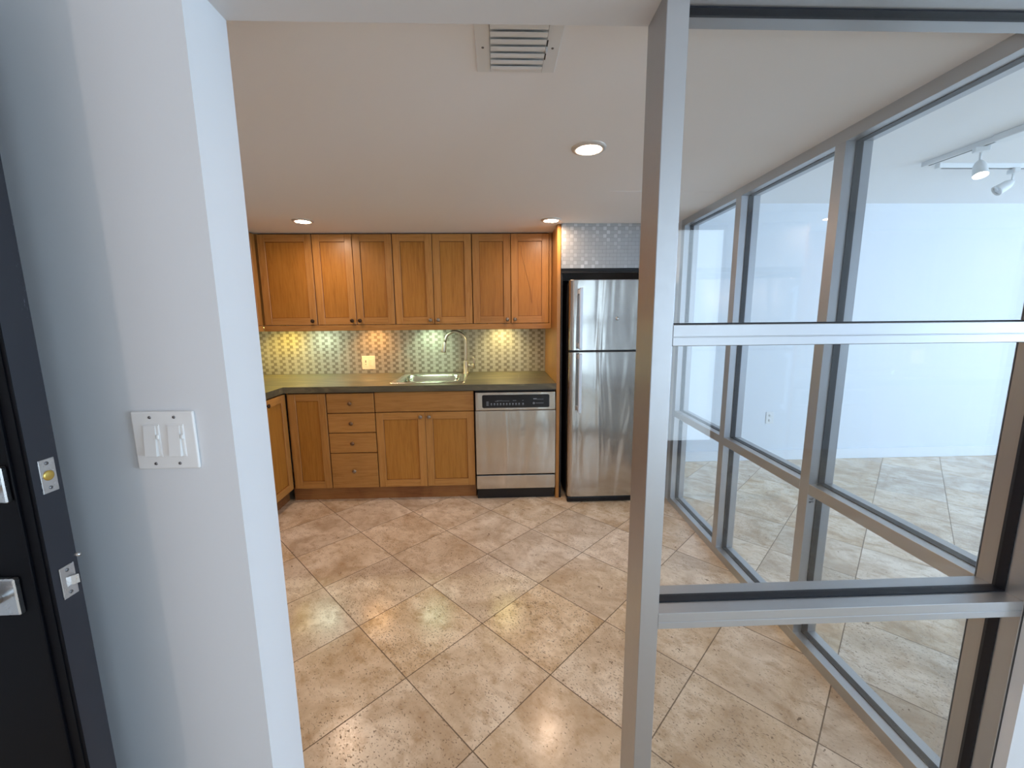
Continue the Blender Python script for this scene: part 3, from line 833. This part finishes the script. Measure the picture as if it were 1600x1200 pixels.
for z in (0.9365, 0.9775):
    bm = bmesh.new(); lathe(bm, [(0, 0.0022), (0.003, 0.0021), (0.0032, 0.0014)], (DX1, 0.679, z), 'X', 10); obj('screw', bm, M['screw'], lp)
# lever set on the near face
bm = bmesh.new(); box(bm, -0.868, -0.803, DY0-0.010, DY0, 0.918, 0.984, 0.002); lv = obj('lever_rose', bm, M['chrome'], t)
bm = bmesh.new(); tube(bm, [(-0.836, DY0-0.008, 0.951), (-0.836, DY0-0.045, 0.951)], 0.011, 16); tube(bm, [(-0.826, DY0-0.045, 0.951), (-0.96, DY0-0.045, 0.949)], 0.0095, 16); obj('lever', bm, M['chrome'], lv)
bm = bmesh.new(); box(bm, -0.845, -0.786, DY0-0.010, DY0, 1.116, 1.176, 0.002); dr = obj('deadbolt_rose', bm, M['chrome'], t)
bm = bmesh.new(); lathe(bm, [(0, -0.030), (0.016, -0.030), (0.018, -0.026), (0.018, -0.008)], (-0.816, DY0, 1.146), 'Y', 20); obj('keyway', bm, M['chrome'], dr)
bm = bmesh.new(); lathe(bm, [(0, 0.008), (0.0035, 0.007), (0.0035, -0.002)], (DX1, 0.6985, 0.995), 'X', 10); obj('stop_pin', bm, M['chrome'], t)

# ------------------------------------------------------------------ room beyond: outlet and track lights
t = thing('wall_outlet', 'small white outlet low on the pale blue wall of the room behind glass', 'outlet', (2.628, YB-0.0005, 0.427))
bm = bmesh.new(); box(bm, -0.037, 0.037, -0.006, 0, -0.059, 0.059, 0.003, 2); obj('plate', bm, M['white'], t)
for z in (-0.024, 0.024):
    bm = bmesh.new(); lathe(bm, [(0, -0.0085), (0.015, -0.0085), (0.0165, -0.0055)], (0, 0, z), 'Y', 18)
    r_ = obj('receptacle', bm, M['white'], t)
    for x in (-0.006, 0.006):
        bm = bmesh.new(); box(bm, x-0.001, x+0.001, -0.0090, -0.0084, z-0.004, z+0.006); obj('slot', bm, M['slot'], r_)

t = thing('light_track', 'white ceiling track running towards the camera, carrying the lit spotlight', 'light track', (0, 0, 0), group=None)
bm = bmesh.new(); box(bm, 2.833, 2.868, 1.35, 2.836, ZR-0.030, ZR, 0.002)
obj('rail', bm, M['whitem'], t)
bm = bmesh.new(); box(bm, 2.845, 2.856, 1.36, 2.80, ZR-0.0312, ZR-0.0299); obj('slot', bm, M['slot'], t)
bm = bmesh.new(); box(bm, 2.812, 2.890, 2.12, 2.42, ZR-0.038, ZR-0.0001, 0.004); obj('feed_box', bm, M['whitem'], t)
t = thing('light_track', 'white ceiling track running left to right along the room, carrying the unlit spotlight', 'light track')
bm = bmesh.new(); box(bm, 2.96, 5.2, 2.833, 2.868, ZR-0.030, ZR, 0.002); obj('rail', bm, M['whitem'], t)
bm = bmesh.new(); box(bm, 2.99, 5.1, 2.845, 2.856, ZR-0.0312, ZR-0.0299); obj('slot', bm, M['slot'], t)
def spot(loc, tilt, az, label, lit):
    t = thing('track_spotlight', label, 'spotlight', loc, (0, 0, az))
    bm = bmesh.new(); box(bm, -0.017, 0.017, -0.035, 0.035, -0.030, 0.0, 0.004); obj('adapter', bm, M['whitem'], t)
    bm = bmesh.new(); tube(bm, [(0, 0, -0.028), (0, 0, -0.085)], 0.006, 12); obj('stem', bm, M['whitem'], t)
    bm = bmesh.new()
    lathe(bm, [(0, 0.010), (0.012, 0.008), (0.022, -0.006), (0.027, -0.016), (0.030, -0.026), (0.034, -0.080), (0.036, -0.090), (0.034, -0.090), (0.031, -0.080)], n=32)
    h = obj('lamp_head', bm, M['whitem'], t, (0, 0, -0.085), (0, tilt, 0))
    bm = bmesh.new(); lathe(bm, [(0, -0.079), (0.0315, -0.081)], n=32); obj('lens', bm, M['lensT'] if lit else M['chrome'], h)
spot((2.851, 2.50, ZR-0.030), math.radians(22), 1.1, 'lit white track spotlight hanging from the near track behind glass', True)
spot((3.500, 2.851, ZR-0.030), math.radians(55), -0.35, 'unlit white track spotlight tilted down to the left on the far track', False)

# ------------------------------------------------------------------ lamps: daylight at the windows, narrow added fill, hall lamp
def area(name, loc, rot, sx, sy, e, c):
    ld = bpy.data.lights.new(name, 'AREA'); ld.shape = 'RECTANGLE'; ld.size = sx; ld.size_y = sy; ld.energy = e; ld.color = c
    o = bpy.data.objects.new(name, ld); COL.objects.link(o); o.location = loc; o.rotation_euler = rot; return o
area('daylight_room', (XR-0.01, (WY0+WY1)/2, (WZ0+WZ1)/2), (0, math.radians(90), 0), WZ1-WZ0-0.1, WY1-WY0-0.1, 48, (0.47, 0.68, 1.0))
area('daylight_back', ((VX0+VX1)/2, HY+0.01, (WZ0+WZ1)/2), (math.radians(90), 0, 0), VX1-VX0-0.1, WZ1-WZ0-0.1, 208, (0.47, 0.68, 1.0))
area('fill_narrow', ((UX0+UX1)/2, HY+0.01, (UZ0+UZ1)/2), (math.radians(90), 0, 0), UX1-UX0-0.1, UZ1-UZ0-0.1, 19, (0.66, 0.84, 1.0))  # added frontal fill, also reflected as streaks in the refrigerator
area('daylight_hall', (XR-0.01, (VY0+VY1)/2, (WZ0+WZ1)/2), (0, math.radians(90), 0), WZ1-WZ0-0.1, VY1-VY0-0.1, 180, (0.58, 0.79, 1.0))
# hall ceiling lamp that throws the door's shadow on the wall
ld = bpy.data.lights.new('hall_lamp', 'POINT'); ld.energy = 16; ld.color = (1.0, 0.80, 0.72); ld.shadow_soft_size = 0.05
lo = bpy.data.objects.new('hall_lamp', ld); COL.objects.link(lo); lo.location = (-1.085, -1.5, 1.75)

# world: plain bright overcast sky outside the windows
w = bpy.data.worlds.new('World'); S.world = w; w.use_nodes = True
w.node_tree.nodes['Background'].inputs[0].default_value = (0.70, 0.85, 1.0, 1); w.node_tree.nodes['Background'].inputs[1].default_value = 1.6

# ------------------------------------------------------------------ camera
cam = bpy.data.cameras.new('camera'); co = bpy.data.objects.new('camera', cam); COL.objects.link(co)
f, pitch, yaw, roll = 642.2731, math.radians(9.01459), math.radians(1.89048), math.radians(0.537287)
fw = Vector((math.sin(yaw)*math.cos(pitch), math.cos(yaw)*math.cos(pitch), -math.sin(pitch)))
rt = Vector((math.cos(yaw), -math.sin(yaw), 0)); dn = fw.cross(rt)
r2 = math.cos(roll)*rt + math.sin(roll)*dn; d2 = -math.sin(roll)*rt + math.cos(roll)*dn
mw = Matrix((( r2.x, -d2.x, -fw.x, 0), (r2.y, -d2.y, -fw.y, 0), (r2.z, -d2.z, -fw.z, 1.4), (0, 0, 0, 1)))
co.matrix_world = mw
cam.sensor_width = 36; cam.lens = f/1600*36; cam.clip_start = 0.02
S.camera = co
S.view_settings.view_transform = 'Standard'; S.view_settings.look = 'None'; S.view_settings.gamma = 1.0
S.view_settings.use_curve_mapping = False; S.view_settings.exposure = 0.13
S.cycles.max_bounces = 12; S.cycles.transparent_max_bounces = 24; S.cycles.diffuse_bounces = 6
